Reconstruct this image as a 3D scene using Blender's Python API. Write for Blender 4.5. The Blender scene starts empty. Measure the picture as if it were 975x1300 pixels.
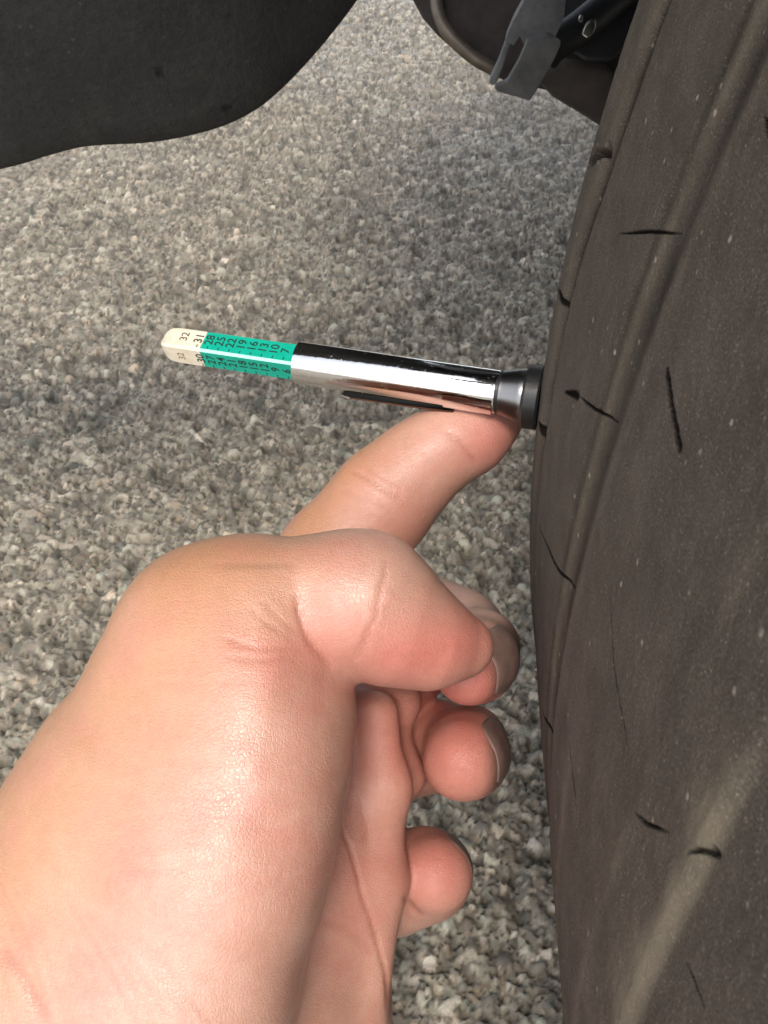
import bpy, bmesh, math, random
import numpy as np
from mathutils import Vector, Matrix

random.seed(7)
RNG = np.random.default_rng(7)
sc = bpy.context.scene

# ------------------------------------------------------------------ camera
CAM_H = 0.4402
PITCH = math.radians(42.0)
F = 1250.0                       # focal length in photo pixels (photo 975 x 1300)
CX, CY = 487.5, 650.0
RIGHT = np.array([1.0, 0.0, 0.0])
FWD = np.array([0.0, math.cos(PITCH), -math.sin(PITCH)])
DOWN = np.array([0.0, -math.sin(PITCH), -math.cos(PITCH)])
CAM = np.array([0.0, 0.0, CAM_H])
M3 = np.stack([RIGHT, DOWN, FWD], axis=1)      # camera axes -> world


def cam_to_world(p):
    return np.asarray(p) @ M3.T + CAM


def pc(px, py, d):
    """point at depth d seen at photo pixel px, py, in camera axes"""
    return np.array([(px - CX) / F * d, (py - CY) / F * d, d])


def pw(px, py, d):
    return cam_to_world(pc(px, py, d))


cam_data = bpy.data.cameras.new('camera')
cam = bpy.data.objects.new('camera', cam_data)
sc.collection.objects.link(cam)
cam.matrix_world = Matrix.Translation(Vector(CAM)) @ Matrix.Rotation(math.pi / 2 - PITCH, 4, 'X')
cam_data.sensor_fit = 'VERTICAL'
cam_data.sensor_height = 36.0
cam_data.lens = 36.0 * F / 1300.0
cam_data.clip_start = 0.005
cam_data.clip_end = 500.0
cam_data.dof.use_dof = True
cam_data.dof.focus_distance = 0.185
cam_data.dof.aperture_fstop = 130.0
sc.camera = cam

# ------------------------------------------------------------------ light
SUN_DIR = Vector((-0.07, -0.56, 0.80)).normalized()      # towards the sun
world = bpy.data.worlds.new('World')
sc.world = world
world.use_nodes = True
wn = world.node_tree
bg = wn.nodes['Background']
sky = wn.nodes.new('ShaderNodeTexSky')
sky.sky_type = 'NISHITA'
sky.sun_disc = False
sky.sun_elevation = math.asin(SUN_DIR.z)
sky.sun_rotation = math.atan2(SUN_DIR.x, SUN_DIR.y)
sky.dust_density = 2.0
haze_wb = wn.nodes.new('ShaderNodeHueSaturation')      # thin milky cloud: a paler, less blue sky
haze_wb.inputs['Saturation'].default_value = 0.35
wn.links.new(sky.outputs[0], haze_wb.inputs['Color'])
wn.links.new(haze_wb.outputs[0], bg.inputs[0])
bg.inputs[1].default_value = 0.15
sun_data = bpy.data.lights.new('sun', 'SUN')
sun_data.energy = 1.0
sun_data.angle = math.radians(12)
sun_data.color = (1.0, 0.92, 0.80)
sun = bpy.data.objects.new('sun', sun_data)
sc.collection.objects.link(sun)
sun.rotation_euler = SUN_DIR.to_track_quat('Z', 'Y').to_euler()
sun.location = (-2, -2, 3)
sc.view_settings.view_transform = 'Standard'
sc.view_settings.look = 'None'
sc.view_settings.gamma = 1.0
sc.view_settings.use_curve_mapping = False
sc.view_settings.exposure = 1.05

# ------------------------------------------------------------------ helpers


def link(o, parent=None):
    sc.collection.objects.link(o)
    if parent is not None:
        o.parent = parent
    return o


def mesh_obj(name, verts, faces, mat, parent=None, smooth=True):
    me = bpy.data.meshes.new(name)
    me.from_pydata([tuple(v) for v in verts], [], [tuple(f) for f in faces])
    me.update()
    if smooth:
        me.polygons.foreach_set('use_smooth', np.ones(len(me.polygons), dtype=bool))
    if mat:
        me.materials.append(mat)
    return link(bpy.data.objects.new(name, me), parent)


def quad_mesh(name, V, Q, mat, parent=None):
    """fast path for large all-quad meshes"""
    me = bpy.data.meshes.new(name)
    V = np.ascontiguousarray(V, dtype=np.float32)
    Q = np.ascontiguousarray(Q, dtype=np.int32)
    me.vertices.add(len(V))
    me.vertices.foreach_set('co', V.ravel())
    me.loops.add(Q.size)
    me.loops.foreach_set('vertex_index', Q.ravel())
    me.polygons.add(len(Q))
    me.polygons.foreach_set('loop_start', np.arange(0, Q.size, 4, dtype=np.int32))
    me.polygons.foreach_set('use_smooth', np.ones(len(Q), dtype=bool))
    me.update(calc_edges=True)
    me.validate()
    if mat:
        me.materials.append(mat)
    return link(bpy.data.objects.new(name, me), parent)


def grid_quads(nu, nv, wrap_u=False):
    i = np.arange(nu if wrap_u else nu - 1)
    j = np.arange(nv - 1)
    I, J = np.meshgrid(i, j, indexing='ij')
    I2 = (I + 1) % nu
    return np.stack([I * nv + J, I2 * nv + J, I2 * nv + J + 1, I * nv + J + 1], -1).reshape(-1, 4)


def attr(o, name, values):
    a = o.data.attributes.new(name, 'FLOAT', 'POINT')
    a.data.foreach_set('value', np.ascontiguousarray(values, dtype=np.float32))


def empty(name, loc):
    o = bpy.data.objects.new(name, None)
    o.location = loc
    o.empty_display_size = 0.02
    return link(o)


def tag(o, label=None, category=None, kind=None, group=None):
    if label: o['label'] = label
    if category: o['category'] = category
    if kind: o['kind'] = kind
    if group: o['group'] = group
    return o


def adopt(child, parent):
    """parent while keeping the child's world place (parents are unrotated empties)"""
    child.parent = parent
    child.location = Vector(child.location) - Vector(parent.location)


class Nodes:
    def __init__(self, name):
        self.m = bpy.data.materials.new(name)
        self.m.use_nodes = True
        self.t = self.m.node_tree
        self.bsdf = self.t.nodes['Principled BSDF']

    def n(self, kind, **kw):
        nd = self.t.nodes.new('ShaderNode' + kind)
        for k, v in kw.items():
            setattr(nd, k, v)
        return nd

    def l(self, a, b):
        self.t.links.new(a, b)

    def set(self, **kw):
        names = dict(color='Base Color', rough='Roughness', metal='Metallic', sss='Subsurface Weight',
                     spec='Specular IOR Level', trans='Transmission Weight', ior='IOR', coat='Coat Weight')
        for k, v in kw.items():
            self.bsdf.inputs[names[k]].default_value = v

    def pos(self):
        return self.n('NewGeometry').outputs['Position']

    def noise(self, scale, detail=4, rough=0.55, vec=None):
        nd = self.n('TexNoise')
        nd.inputs['Scale'].default_value = scale
        nd.inputs['Detail'].default_value = detail
        nd.inputs['Roughness'].default_value = rough
        self.l(vec or self.pos(), nd.inputs['Vector'])
        return nd.outputs['Fac']

    def voronoi(self, scale, feature='F1', vec=None, out='Distance', rnd=1.0):
        nd = self.n('TexVoronoi', feature=feature)
        nd.inputs['Scale'].default_value = scale
        nd.inputs['Randomness'].default_value = rnd
        self.l(vec or self.pos(), nd.inputs['Vector'])
        return nd.outputs[out]

    def attr(self, name):
        nd = self.n('Attribute', attribute_name=name)
        return nd.outputs['Fac']

    def ramp(self, fac, stops):
        nd = self.n('ValToRGB')
        el = nd.color_ramp.elements
        while len(el) < len(stops):
            el.new(0.5)
        for e, (p, c) in zip(el, stops):
            e.position = p
            e.color = (c[0], c[1], c[2], 1.0) if hasattr(c, '__len__') else (c, c, c, 1.0)
        self.l(fac, nd.inputs[0])
        return nd.outputs[0]

    def mix(self, fac, a, b, blend='MIX'):
        nd = self.n('MixRGB', blend_type=blend)
        for sock, v in zip(nd.inputs, (fac, a, b)):
            if hasattr(v, 'is_linked') or hasattr(v, 'links'):
                self.l(v, sock)
            elif hasattr(v, '__len__'):
                sock.default_value = (v[0], v[1], v[2], 1.0)
            else:
                sock.default_value = v
        return nd.outputs[0]

    def math(self, op, a, b=0.0, clamp=False):
        nd = self.n('Math', operation=op, use_clamp=clamp)
        for sock, v in zip(nd.inputs, (a, b)):
            if hasattr(v, 'links'):
                self.l(v, sock)
            else:
                sock.default_value = v
        return nd.outputs[0]

    def bump(self, height, dist, strength=1.0, normal=None):
        nd = self.n('Bump')
        nd.inputs['Distance'].default_value = dist
        nd.inputs['Strength'].default_value = strength
        self.l(height, nd.inputs['Height'])
        if normal is not None:
            self.l(normal, nd.inputs['Normal'])
        self.l(nd.outputs[0], self.bsdf.inputs['Normal'])
        return nd.outputs[0]

    def base(self, out):
        self.l(out, self.bsdf.inputs['Base Color'])


def simple_mat(name, color, rough=0.5, metal=0.0, var=0.0, scale=80.0, bump=0.0):
    n = Nodes(name)
    n.set(rough=rough, metal=metal)
    if var > 0:
        f = n.noise(scale, 6, 0.65)
        lo = [c * (1 - var) for c in color]
        hi = [min(1, c * (1 + var)) for c in color]
        n.base(n.ramp(f, [(0.3, lo), (0.7, hi)]))
        if bump > 0:
            n.bump(f, bump)
    else:
        n.set(color=(*color, 1))
    return n.m


# ------------------------------------------------------------------ ground


def worley(x, y, cell, seed, stretch=1.0):
    """nearest jittered cell: distance, second distance, cell hash values"""
    gx, gy = x / cell, y / cell
    ix, iy = np.floor(gx).astype(np.int64), np.floor(gy).astype(np.int64)
    best = np.full(x.shape, 9.0, np.float32); second = best.copy()
    hid = np.zeros(x.shape, np.int64)
    ox = np.zeros(x.shape, np.float32); oy = ox.copy()
    for dx in (-1, 0, 1):
        for dy in (-1, 0, 1):
            cx, cy = ix + dx, iy + dy
            h = (cx * 73856093) ^ (cy * 19349663) ^ (seed * 83492791)
            h = (h ^ (h >> 13)) * 1274126177
            h = (h ^ (h >> 16)) & 0x7fffffff
            jx = (h & 1023) / 1023.0; jy = ((h >> 10) & 1023) / 1023.0
            ang = ((h >> 5) & 255) / 255.0 * np.pi
            ax = gx - (cx + jx); ay = gy - (cy + jy)
            ca, sa = np.cos(ang), np.sin(ang)
            u = (ax * ca + ay * sa) * 0.8; v = (-ax * sa + ay * ca) * 1.25
            d = np.sqrt(u * u + v * v)
            nearer = d < best
            second = np.where(nearer, best, np.minimum(second, d))
            best = np.where(nearer, d, best)
            hid = np.where(nearer, h, hid)
            ox = np.where(nearer, ax, ox); oy = np.where(nearer, ay, oy)
    return best, second, hid, ox, oy


def hash01(h, k):
    g = (h * (2654435761 + 97 * k) + 12345 * k) & 0x7fffffff
    g = ((g ^ (g >> 15)) * 2246822519) & 0x7fffffff
    return ((g >> 7) & 0xffff) / 65535.0


def spacing(lo, hi, core_lo, core_hi, step_fn):
    pts = [core_lo]
    while pts[-1] < hi:
        pts.append(pts[-1] + step_fn(pts[-1]))
    left = [core_lo]
    while left[-1] > lo:
        left.append(left[-1] - step_fn(left[-1]))
    return np.array(left[::-1][:-1] + pts)


def build_ground():
    def sx(x):
        e = max(0.0, abs(x + 0.07) - 0.25)
        return 0.00125 + 0.012 * e + 0.25 * max(0, e - 0.4)

    def sy(y):
        e = max(0.0, y - 0.55); b = max(0.0, 0.14 - y)
        return 0.0012 + 0.0040 * e + 0.02 * b + 0.25 * max(0, b - 0.4) + 0.3 * max(0, e - 1.6)
    xs = spacing(-220, 220, -0.02, 0, sx)
    ys = spacing(-220, 260, 0.3, 0, sy)
    X, Y = np.meshgrid(xs, ys, indexing='ij')
    X = X.astype(np.float64); Y = Y.astype(np.float64)
    far = np.clip(1 - (np.hypot(X, np.maximum(0, Y - 0.6)) - 1.0) / 1.5, 0, 1)
    # coarse chippings over finer ones, each a tilted facet standing proud of the binder
    H = np.zeros(X.shape); T = np.full(X.shape, 0.28); W = np.zeros(X.shape)
    b, s, h, ox, oy = worley(X, Y, 0.0036, 3)
    r1, r2, r3, r4 = hash01(h, 1), hash01(h, 2), hash01(h, 3), hash01(h, 4)
    edge = np.clip((s - b) / 0.32, 0, 1)
    dome = edge ** 0.7
    H += dome * (0.0005 + 0.0030 * r1) + dome * ((r2 - .5) * ox + (r3 - .5) * oy) * 0.0030
    T = np.where(edge > 0.12, 0.35 + 0.5 * r4, 0.1 + .1 * r4)
    W = hash01(h, 6)
    b, s, h, ox, oy = worley(X + 3.1, Y + 1.7, 0.0070, 11)
    r1, r2, r3, r4 = hash01(h, 1), hash01(h, 2), hash01(h, 3), hash01(h, 4)
    edge = np.clip((s - b) / 0.25, 0, 1)
    big = (r1 > 0.6)
    prof = edge ** 0.6 * big
    hb = prof * (0.0014 + 0.0028 * r2 + ((r3 - .5) * ox + (r4 - .5) * oy) * 0.0045)
    top = hb > H
    H = np.maximum(H, hb)
    T = np.where(top & (edge > .1), 0.25 + 0.75 * hash01(h, 5) ** 1.3, T)
    W = np.where(top, hash01(h, 6), W)
    # fine grit on every facet and slow unevenness of the laid surface
    g1, _, hh, _, _ = worley(X, Y, 0.0024, 5)
    H += (hash01(hh, 2) - .5) * 0.0007
    H += 0.0012 * np.sin(X * 31 + 1.3 * np.sin(Y * 23)) * np.sin(Y * 27 + 0.7)
    pit = smooth(.56, .74, vnoise(X * 95, Y * 95, 61)) * .7 + smooth(.6, .8, vnoise(X * 230, Y * 230, 62)) * .5
    H -= pit * 0.0042
    T = T * (1 - .35 * np.clip(pit, 0, 1))
    H = (H - 0.0035) * far
    V = np.stack([X, Y, H], -1).reshape(-1, 3)
    o = quad_mesh('ground', V, grid_quads(len(xs), len(ys)), ground_material())
    attr(o, 'tone', T.ravel()); attr(o, 'hue', W.ravel())
    tag(o, kind='structure')
    return o


def ground_material():
    n = Nodes('worn_asphalt')
    tone = n.attr('tone'); hue = n.attr('hue')
    col = n.ramp(tone, [(0.0, (.03, .028, .025)), (0.3, (.14, .124, .10)), (0.6, (.29, .256, .205)), (1.0, (.57, .515, .425))])
    tint = n.ramp(hue, [(0.0, (.9, 1.0, .98)), (0.35, (1, .97, .9)), (0.75, (1.0, 1.0, 1.0)), (0.9, (1.08, .95, .82)), (0.97, (1.5, 1.5, 1.5))])
    col = n.mix(1.0, col, tint, 'MULTIPLY')
    dirt = n.noise(700, 6, 0.7)
    col = n.mix(0.55, col, n.ramp(dirt, [(0.3, .55), (0.7, 1.35)]), 'MULTIPLY')
    patch = n.noise(9, 3, 0.5)
    col = n.mix(0.5, col, n.ramp(patch, [(0.35, .8), (0.65, 1.15)]), 'MULTIPLY')
    n.base(col)
    # damp patches further under the car glint where the sky is low
    sep = n.n('SeparateXYZ'); n.l(n.pos(), sep.inputs[0])
    damp = n.math('ADD', n.noise(2.6, 4, .6), n.math('MULTIPLY', n.math('SUBTRACT', sep.outputs[1], 1.15), .35))
    n.l(n.ramp(damp, [(0.46, .72), (0.64, .16)]), n.bsdf.inputs['Roughness'])
    n.set(spec=0.7)
    n.bump(n.noise(1600, 4, 0.7), 0.0006)
    return n.m


# ------------------------------------------------------------------ tyre
TYRE_C = np.array([0.35836, -0.00453, 0.17094])
TYRE_A = np.array([0.06481, -0.61312, 0.78733])
TYRE_R = 0.33
TYRE_A = TYRE_A / np.linalg.norm(TYRE_A)
TYRE_U = np.array([-1.0, 0, 0]); TYRE_U -= TYRE_A * (TYRE_U @ TYRE_A); TYRE_U /= np.linalg.norm(TYRE_U)
TYRE_V = np.cross(TYRE_A, TYRE_U)
if TYRE_V @ np.array([0, -math.cos(PITCH), -math.sin(PITCH)]) < 0:
    TYRE_V = -TYRE_V


def tyre_hit(px, py):
    """photo pixel -> angle round the tyre (rad) and place across the tread (m)"""
    d = np.array([(px - CX) / F, (py - CY) / F, 1.0])
    dp = d - TYRE_A * (d @ TYRE_A)
    o = -TYRE_C
    op = o - TYRE_A * (o @ TYRE_A)
    A = dp @ dp; B = 2 * dp @ op; C = op @ op - TYRE_R ** 2
    D = max(B * B - 4 * A * C, 0.0)
    t = (-B - math.sqrt(D)) / (2 * A)
    P = d * t - TYRE_C
    return math.atan2(P @ TYRE_V, P @ TYRE_U), P @ TYRE_A


def seg_dist(x, y, pts):
    """distance to a polyline and the parameter 0..1 along it"""
    best = np.full(x.shape, 1e9); par = np.zeros(x.shape)
    n = len(pts) - 1
    for i in range(n):
        (x0, y0), (x1, y1) = pts[i], pts[i + 1]
        dx, dy = x1 - x0, y1 - y0
        L = dx * dx + dy * dy + 1e-15
        t = np.clip(((x - x0) * dx + (y - y0) * dy) / L, 0, 1)
        d = np.hypot(x - x0 - t * dx, y - y0 - t * dy)
        m = d < best
        best = np.where(m, d, best); par = np.where(m, (i + t) / n, par)
    return best, par


def vnoise(x, y, seed):
    xi, yi = np.floor(x).astype(np.int64), np.floor(y).astype(np.int64)
    fx, fy = x - xi, y - yi
    fx = fx * fx * (3 - 2 * fx); fy = fy * fy * (3 - 2 * fy)

    def hv(a, b):
        h = (a * 374761393 + b * 668265263 + seed * 144665) & 0x7fffffff
        h = ((h ^ (h >> 13)) * 1274126177) & 0x7fffffff
        return ((h >> 8) & 0xffff) / 65535.0
    return (hv(xi, yi) * (1 - fx) + hv(xi + 1, yi) * fx) * (1 - fy) + (hv(xi, yi + 1) * (1 - fx) + hv(xi + 1, yi + 1) * fx) * fy


def smooth(a, b, x):
    t = np.clip((x - a) / (b - a), 0, 1)
    return t * t * (3 - 2 * t)


def build_tyre(car):
    # section of the tyre: (across, radius) from inner bead over the tread to the outer bead
    fine_s = np.arange(0.014, -0.148, -0.00019)
    inner = [(-0.012, 0.205), (0.004, 0.212), (0.016, 0.235), (0.0225, 0.265), (0.024, 0.288), (0.0215, 0.306), (0.0185, 0.316), (0.0165, 0.3225)]
    outer = [(-0.158, 0.3275), (-0.168, 0.323), (-0.178, 0.314), (-0.185, 0.298), (-0.188, 0.275), (-0.184, 0.245), (-0.172, 0.215), (-0.16, 0.205)]

    def crown(s):
        r = np.full_like(s, TYRE_R)
        r -= 0.0050 * np.clip((s + 0.003) / 0.017, 0, 1) ** 2
        r -= 0.0020 * np.clip((-0.105 - s) / 0.045, 0, 1) ** 2
        return r
    S = np.concatenate([[p[0] for p in inner], fine_s, [p[0] for p in outer]])
    Rr = np.concatenate([[p[1] for p in inner], crown(fine_s), [p[1] for p in outer]])
    th = [math.radians(-9.5)]
    while th[-1] < math.radians(16): th.append(th[-1] + 0.00052)
    coarse = np.linspace(th[-1], math.radians(350.5), 140)[1:-1]
    TH = np.concatenate([th, coarse])
    T, SS = np.meshgrid(TH, S, indexing='ij')
    RR = np.broadcast_to(Rr, T.shape).copy()
    dep = np.zeros(T.shape); dust = np.zeros(T.shape); dark = np.zeros(T.shape)
    Y = T * TYRE_R
    tread = (SS < 0.0145) & (SS > -0.152)

    wob = (vnoise(Y * 40, SS * 40, 4) - .5) * 0.0016
    # shallow worn grooves running round the tyre
    x = SS + 0.0115 + 0.004 * smooth(math.radians(6), math.radians(10), T) + wob * .1
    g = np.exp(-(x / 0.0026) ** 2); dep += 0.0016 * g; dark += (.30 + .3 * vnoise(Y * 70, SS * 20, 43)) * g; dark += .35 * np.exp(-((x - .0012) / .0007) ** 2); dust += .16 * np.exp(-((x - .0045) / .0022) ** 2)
    x = SS + 0.0575 + wob
    brk = vnoise(Y * 90, SS * 30, 41)
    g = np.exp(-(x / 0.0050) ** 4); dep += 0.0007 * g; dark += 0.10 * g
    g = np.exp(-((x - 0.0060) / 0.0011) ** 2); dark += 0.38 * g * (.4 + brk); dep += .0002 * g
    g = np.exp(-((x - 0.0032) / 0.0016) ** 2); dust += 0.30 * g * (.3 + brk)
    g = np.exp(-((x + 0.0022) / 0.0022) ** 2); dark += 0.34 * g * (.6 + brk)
    g = np.exp(-((x + 0.0075) / 0.0018) ** 2); dust += 0.12 * g * (.2 + brk)
    x = SS + 0.104 + wob
    g = np.exp(-(x / 0.0020) ** 2); dep -= 0.0002 * g; dust += 0.28 * g * smooth(.3, .8, vnoise(Y * 75, SS * 80, 45) * .6 + vnoise(Y * 260, SS * 260, 47) * .4)
    x = SS + 0.1165 + wob * 1.6
    g = np.where(x > 0, np.exp(-(x / 0.0042) ** 2), np.exp(-(x / 0.0012) ** 2))
    fade = smooth(math.radians(8.6), math.radians(6.4), T)
    dep += 0.0016 * smooth(0.001, -0.0015, x) * tread * 0.6
    dust += 0.60 * g * fade * smooth(.38, .66, vnoise(Y * 70, SS * 160, 44) * .6 + vnoise(Y * 240, SS * 300, 46) * .4)
    x = SS + 0.079 + wob * 2
    g = np.exp(-(x / 0.0026) ** 2) * smooth(math.radians(2.5), math.radians(-1), T); dust += 0.22 * g
    # worn sheen bands and uneven wear
    dep += (vnoise(Y * 25, SS * 60, 9) - .5) * 0.00022 + (vnoise(Y * 160, SS * 200, 10) - .5) * 0.00010
    dep += (vnoise(Y * 900, SS * 1300, 12) - .5) * 0.00012

    # sipes, cuts and nicks where the photograph shows them: pixel lines laid on the tread
    def cut(pix, width, depth, jag=0.05, taper=True, bite=False):
        nonlocal dep, dark
        pts = [tyre_hit(*q) for q in pix]
        pts = [(a * TYRE_R, b) for a, b in pts]
        ys = [p[0] for p in pts]; ss = [p[1] for p in pts]
        m = 0.01
        sel = (Y > min(ys) - m) & (Y < max(ys) + m) & (SS > min(ss) - m) & (SS < max(ss) + m)
        if not sel.any(): return
        jx = (vnoise(Y[sel] * 700, SS[sel] * 700, 21) - .5) * width * jag * 4
        d, t = seg_dist(Y[sel] + jx, SS[sel] + jx * .6, pts)
        w = .72 * width * ((0.15 + 0.85 * np.sin(np.pi * np.clip(t * .96 + .02, 0, 1))) if taper else 1.0)
        k = smooth(w * 1.25, w * 0.55, d)
        if bite:
            dep[sel] += depth * k
            return
        dep[sel] += min(depth, 0.0005) * k
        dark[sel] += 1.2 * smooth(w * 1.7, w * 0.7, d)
    cut([(785, 297), (822, 294), (858, 295)], 0.00026, 0.003)
    cut([(734, 503), (778, 536)], 0.00028, 0.003)
    cut([(716, 497), (734, 502), (733, 498)], 0.0008, 0.0025)
    cut([(846, 472), (852, 512), (862, 568)], 0.00062, 0.004, .02, False)
    cut([(708, 364), (712, 378), (718, 391)], 0.0008, 0.003)
    cut([(684, 668), (698, 702), (713, 730), (726, 747)], 0.00036, 0.003)
    cut([(689, 900), (695, 925), (703, 939)], 0.00045, 0.003)
    cut([(808, 1031), (820, 1046), (848, 1056)], 0.00024, 0.0015)
    cut([(869, 1082), (880, 1079), (893, 1083), (891, 1074), (892, 1090)], 0.00032, 0.0018)
    cut([(850, 1217), (860, 1244), (873, 1279)], 0.00017, 0.0012)
    cut([(772, 752), (776, 800), (779, 850), (788, 900), (797, 950)], 0.00022, 0.0008)
    cut([(722, 940), (727, 990), (732, 1040)], 0.00035, 0.001)
    cut([(970, 150), (975, 164), (979, 178)], 0.0005, 0.003)
    cut([(683, 535), (687, 548), (690, 556)], 0.0012, 0.003)
    cut([(770, 192), (758, 199), (744, 206)], 0.0013, 0.004, .2, False, True)
    cut([(958, 1000), (964, 1010)], 0.0003, 0.001)
    RR -= dep * tread * 1
    dark = np.clip(dark, 0, 1); dust = np.clip(dust, 0, 1)
    P = TYRE_C + TYRE_A * SS[..., None] + RR[..., None] * (np.cos(T)[..., None] * TYRE_U + np.sin(T)[..., None] * TYRE_V)
    V = cam_to_world(P.reshape(-1, 3))
    q = grid_quads(len(TH), len(S), wrap_u=True)
    ty = quad_mesh('tyre', V, q, tyre_material(), car)
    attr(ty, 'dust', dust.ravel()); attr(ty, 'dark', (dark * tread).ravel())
    attr(ty, 'across', SS.ravel() * 1000); attr(ty, 'around', Y.ravel() * 1000)
    ty['label'] = 'worn bald tyre with dusty brown tread and short cuts'
    # wheel rim inside the tyre
    prof = [(-0.158, 0.2060), (-0.150, 0.198), (-0.13, 0.19), (-0.05, 0.185), (0.0, 0.198), (-0.008, 0.2055)]
    disc = [(-0.13, 0.19), (-0.145, 0.15), (-0.14, 0.08), (-0.148, 0.03), (-0.148, 0.0005)]
    verts = []; faces = []
    nth = 96
    for pr in (prof, disc):
        base = len(verts)
        for i in range(nth):
            t = 2 * math.pi * i / nth
            for s, r in pr:
                p = TYRE_C + TYRE_A * s + r * (math.cos(t) * TYRE_U + math.sin(t) * TYRE_V)
                verts.append(cam_to_world(p))
        k = len(pr)
        for i in range(nth):
            for j in range(k - 1):
                faces.append((base + i * k + j, base + ((i + 1) % nth) * k + j, base + ((i + 1) % nth) * k + j + 1, base + i * k + j + 1))
    mesh_obj('rim', verts, faces, simple_mat('rim_paint', (.25, .25, .26), .4, .8, .2), car)
    return ty


def tyre_material():
    n = Nodes('dusty_rubber')
    comb = n.n('CombineXYZ')
    n.l(n.attr('across'), comb.inputs[0]); n.l(n.attr('around'), comb.inputs[1])
    v = comb.outputs[0]                                # millimetres on the tread
    stretch = n.n('VectorMath', operation='MULTIPLY'); stretch.inputs[1].default_value = (1, .18, 1)
    n.l(v, stretch.inputs[0])
    blot = n.noise(0.11, 7, 0.72, v)
    streak = n.noise(0.22, 6, 0.65, stretch.outputs[0])
    grain = n.noise(3.2, 3, 0.7, v)
    col = n.ramp(blot, [(0.3, (.053, .043, .033)), (0.7, (.098, .081, .064))])
    col = n.mix(0.3, col, n.ramp(streak, [(0.3, .72), (0.7, 1.28)]), 'MULTIPLY')
    col = n.mix(0.85, col, n.ramp(grain, [(0.36, .55), (0.5, .95), (0.66, 1.75)]), 'MULTIPLY')
    dm = n.math('MULTIPLY', n.attr('dust'), n.ramp(n.noise(0.35, 6, .7, stretch.outputs[0]), [(0.25, .35), (0.65, 1.0)]))
    col = n.mix(dm, col, (.25, .21, .145))
    # pale dust specks of several sizes
    for sc_, thr, amt in ((0.36, 0.15, 0.8), (0.15, 0.085, 0.85), (1.1, 0.16, 0.45), (2.0, .24, .5)):
        w = n.n('VectorMath', operation='ADD'); w.inputs[1].default_value = (sc_ * 37, sc_ * 91, 0)
        n.l(v, w.inputs[0])
        nd = n.n('TexVoronoi'); nd.inputs['Scale'].default_value = sc_
        n.l(w.outputs[0], nd.inputs['Vector'])
        d = n.math('ADD', nd.outputs['Distance'], n.math('MULTIPLY', n.math('SUBTRACT', grain, 0.5), thr * 1.5))
        sel = n.ramp(nd.outputs['Color'], [(0.68, 0), (0.7, 1)])
        m = n.math('MULTIPLY', n.ramp(d, [(thr * .55, 1), (thr, 0)]), sel)
        col = n.mix(n.math('MULTIPLY', m, amt), col, (.36, .31, .26))
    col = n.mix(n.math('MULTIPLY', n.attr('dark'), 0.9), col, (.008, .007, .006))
    n.base(col)
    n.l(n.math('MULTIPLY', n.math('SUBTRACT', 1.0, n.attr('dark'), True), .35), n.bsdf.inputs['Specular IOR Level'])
    n.set(rough=0.78)
    n.bump(n.math('ADD', grain, n.math('MULTIPLY', n.noise(9, 3, .6, v), .4)), 0.00022)
    return n.m


# ------------------------------------------------------------------ car body round the wheel


def poly_slab(name, pix, depth, thick, mat, parent, bevel=0.003, tilt=(0, 0), dirn=None):
    """a solid of real thickness with the given outline, set in a plane facing back along the view at that depth"""
    c = np.mean(pix, axis=0)
    pts = []
    for x, y in pix:
        d = depth + tilt[0] * (x - c[0]) / F * depth + tilt[1] * (y - c[1]) / F * depth
        pts.append(pw(x, y, d))
    pts = np.array(pts)
    off = (np.array(dirn) if dirn is not None else np.array([0.15, 0.9, 0.2])) * thick
    bm = bmesh.new()
    a = [bm.verts.new(p) for p in pts]
    f = bm.faces.new(a)
    r = bmesh.ops.extrude_face_region(bm, geom=[f])
    vs = [g for g in r['geom'] if isinstance(g, bmesh.types.BMVert)]
    bmesh.ops.translate(bm, verts=vs, vec=Vector(off))
    bmesh.ops.recalc_face_normals(bm, faces=bm.faces)
    if bevel > 0:
        bmesh.ops.bevel(bm, geom=list(bm.edges), offset=bevel, segments=3, affect='EDGES', profile=0.6, clamp_overlap=True)
    me = bpy.data.meshes.new(name)
    bm.to_mesh(me); bm.free()
    me.materials.append(mat)
    for p in me.polygons: p.use_smooth = True
    o = link(bpy.data.objects.new(name, me), parent)
    return o


def catmull(pts, n):
    pts = np.asarray(pts, float)
    P = np.vstack([2 * pts[0] - pts[1], pts, 2 * pts[-1] - pts[-2]])
    out = []
    for i in range(1, len(P) - 2):
        t = np.linspace(0, 1, n, endpoint=False)[:, None]
        p0, p1, p2, p3 = P[i - 1], P[i], P[i + 1], P[i + 2]
        out.append(0.5 * (2 * p1 + (p2 - p0) * t + (2 * p0 - 5 * p1 + 4 * p2 - p3) * t ** 2 + (3 * p1 - p0 - 3 * p2 + p3) * t ** 3))
    return np.vstack(out + [pts[-1:]])


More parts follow.
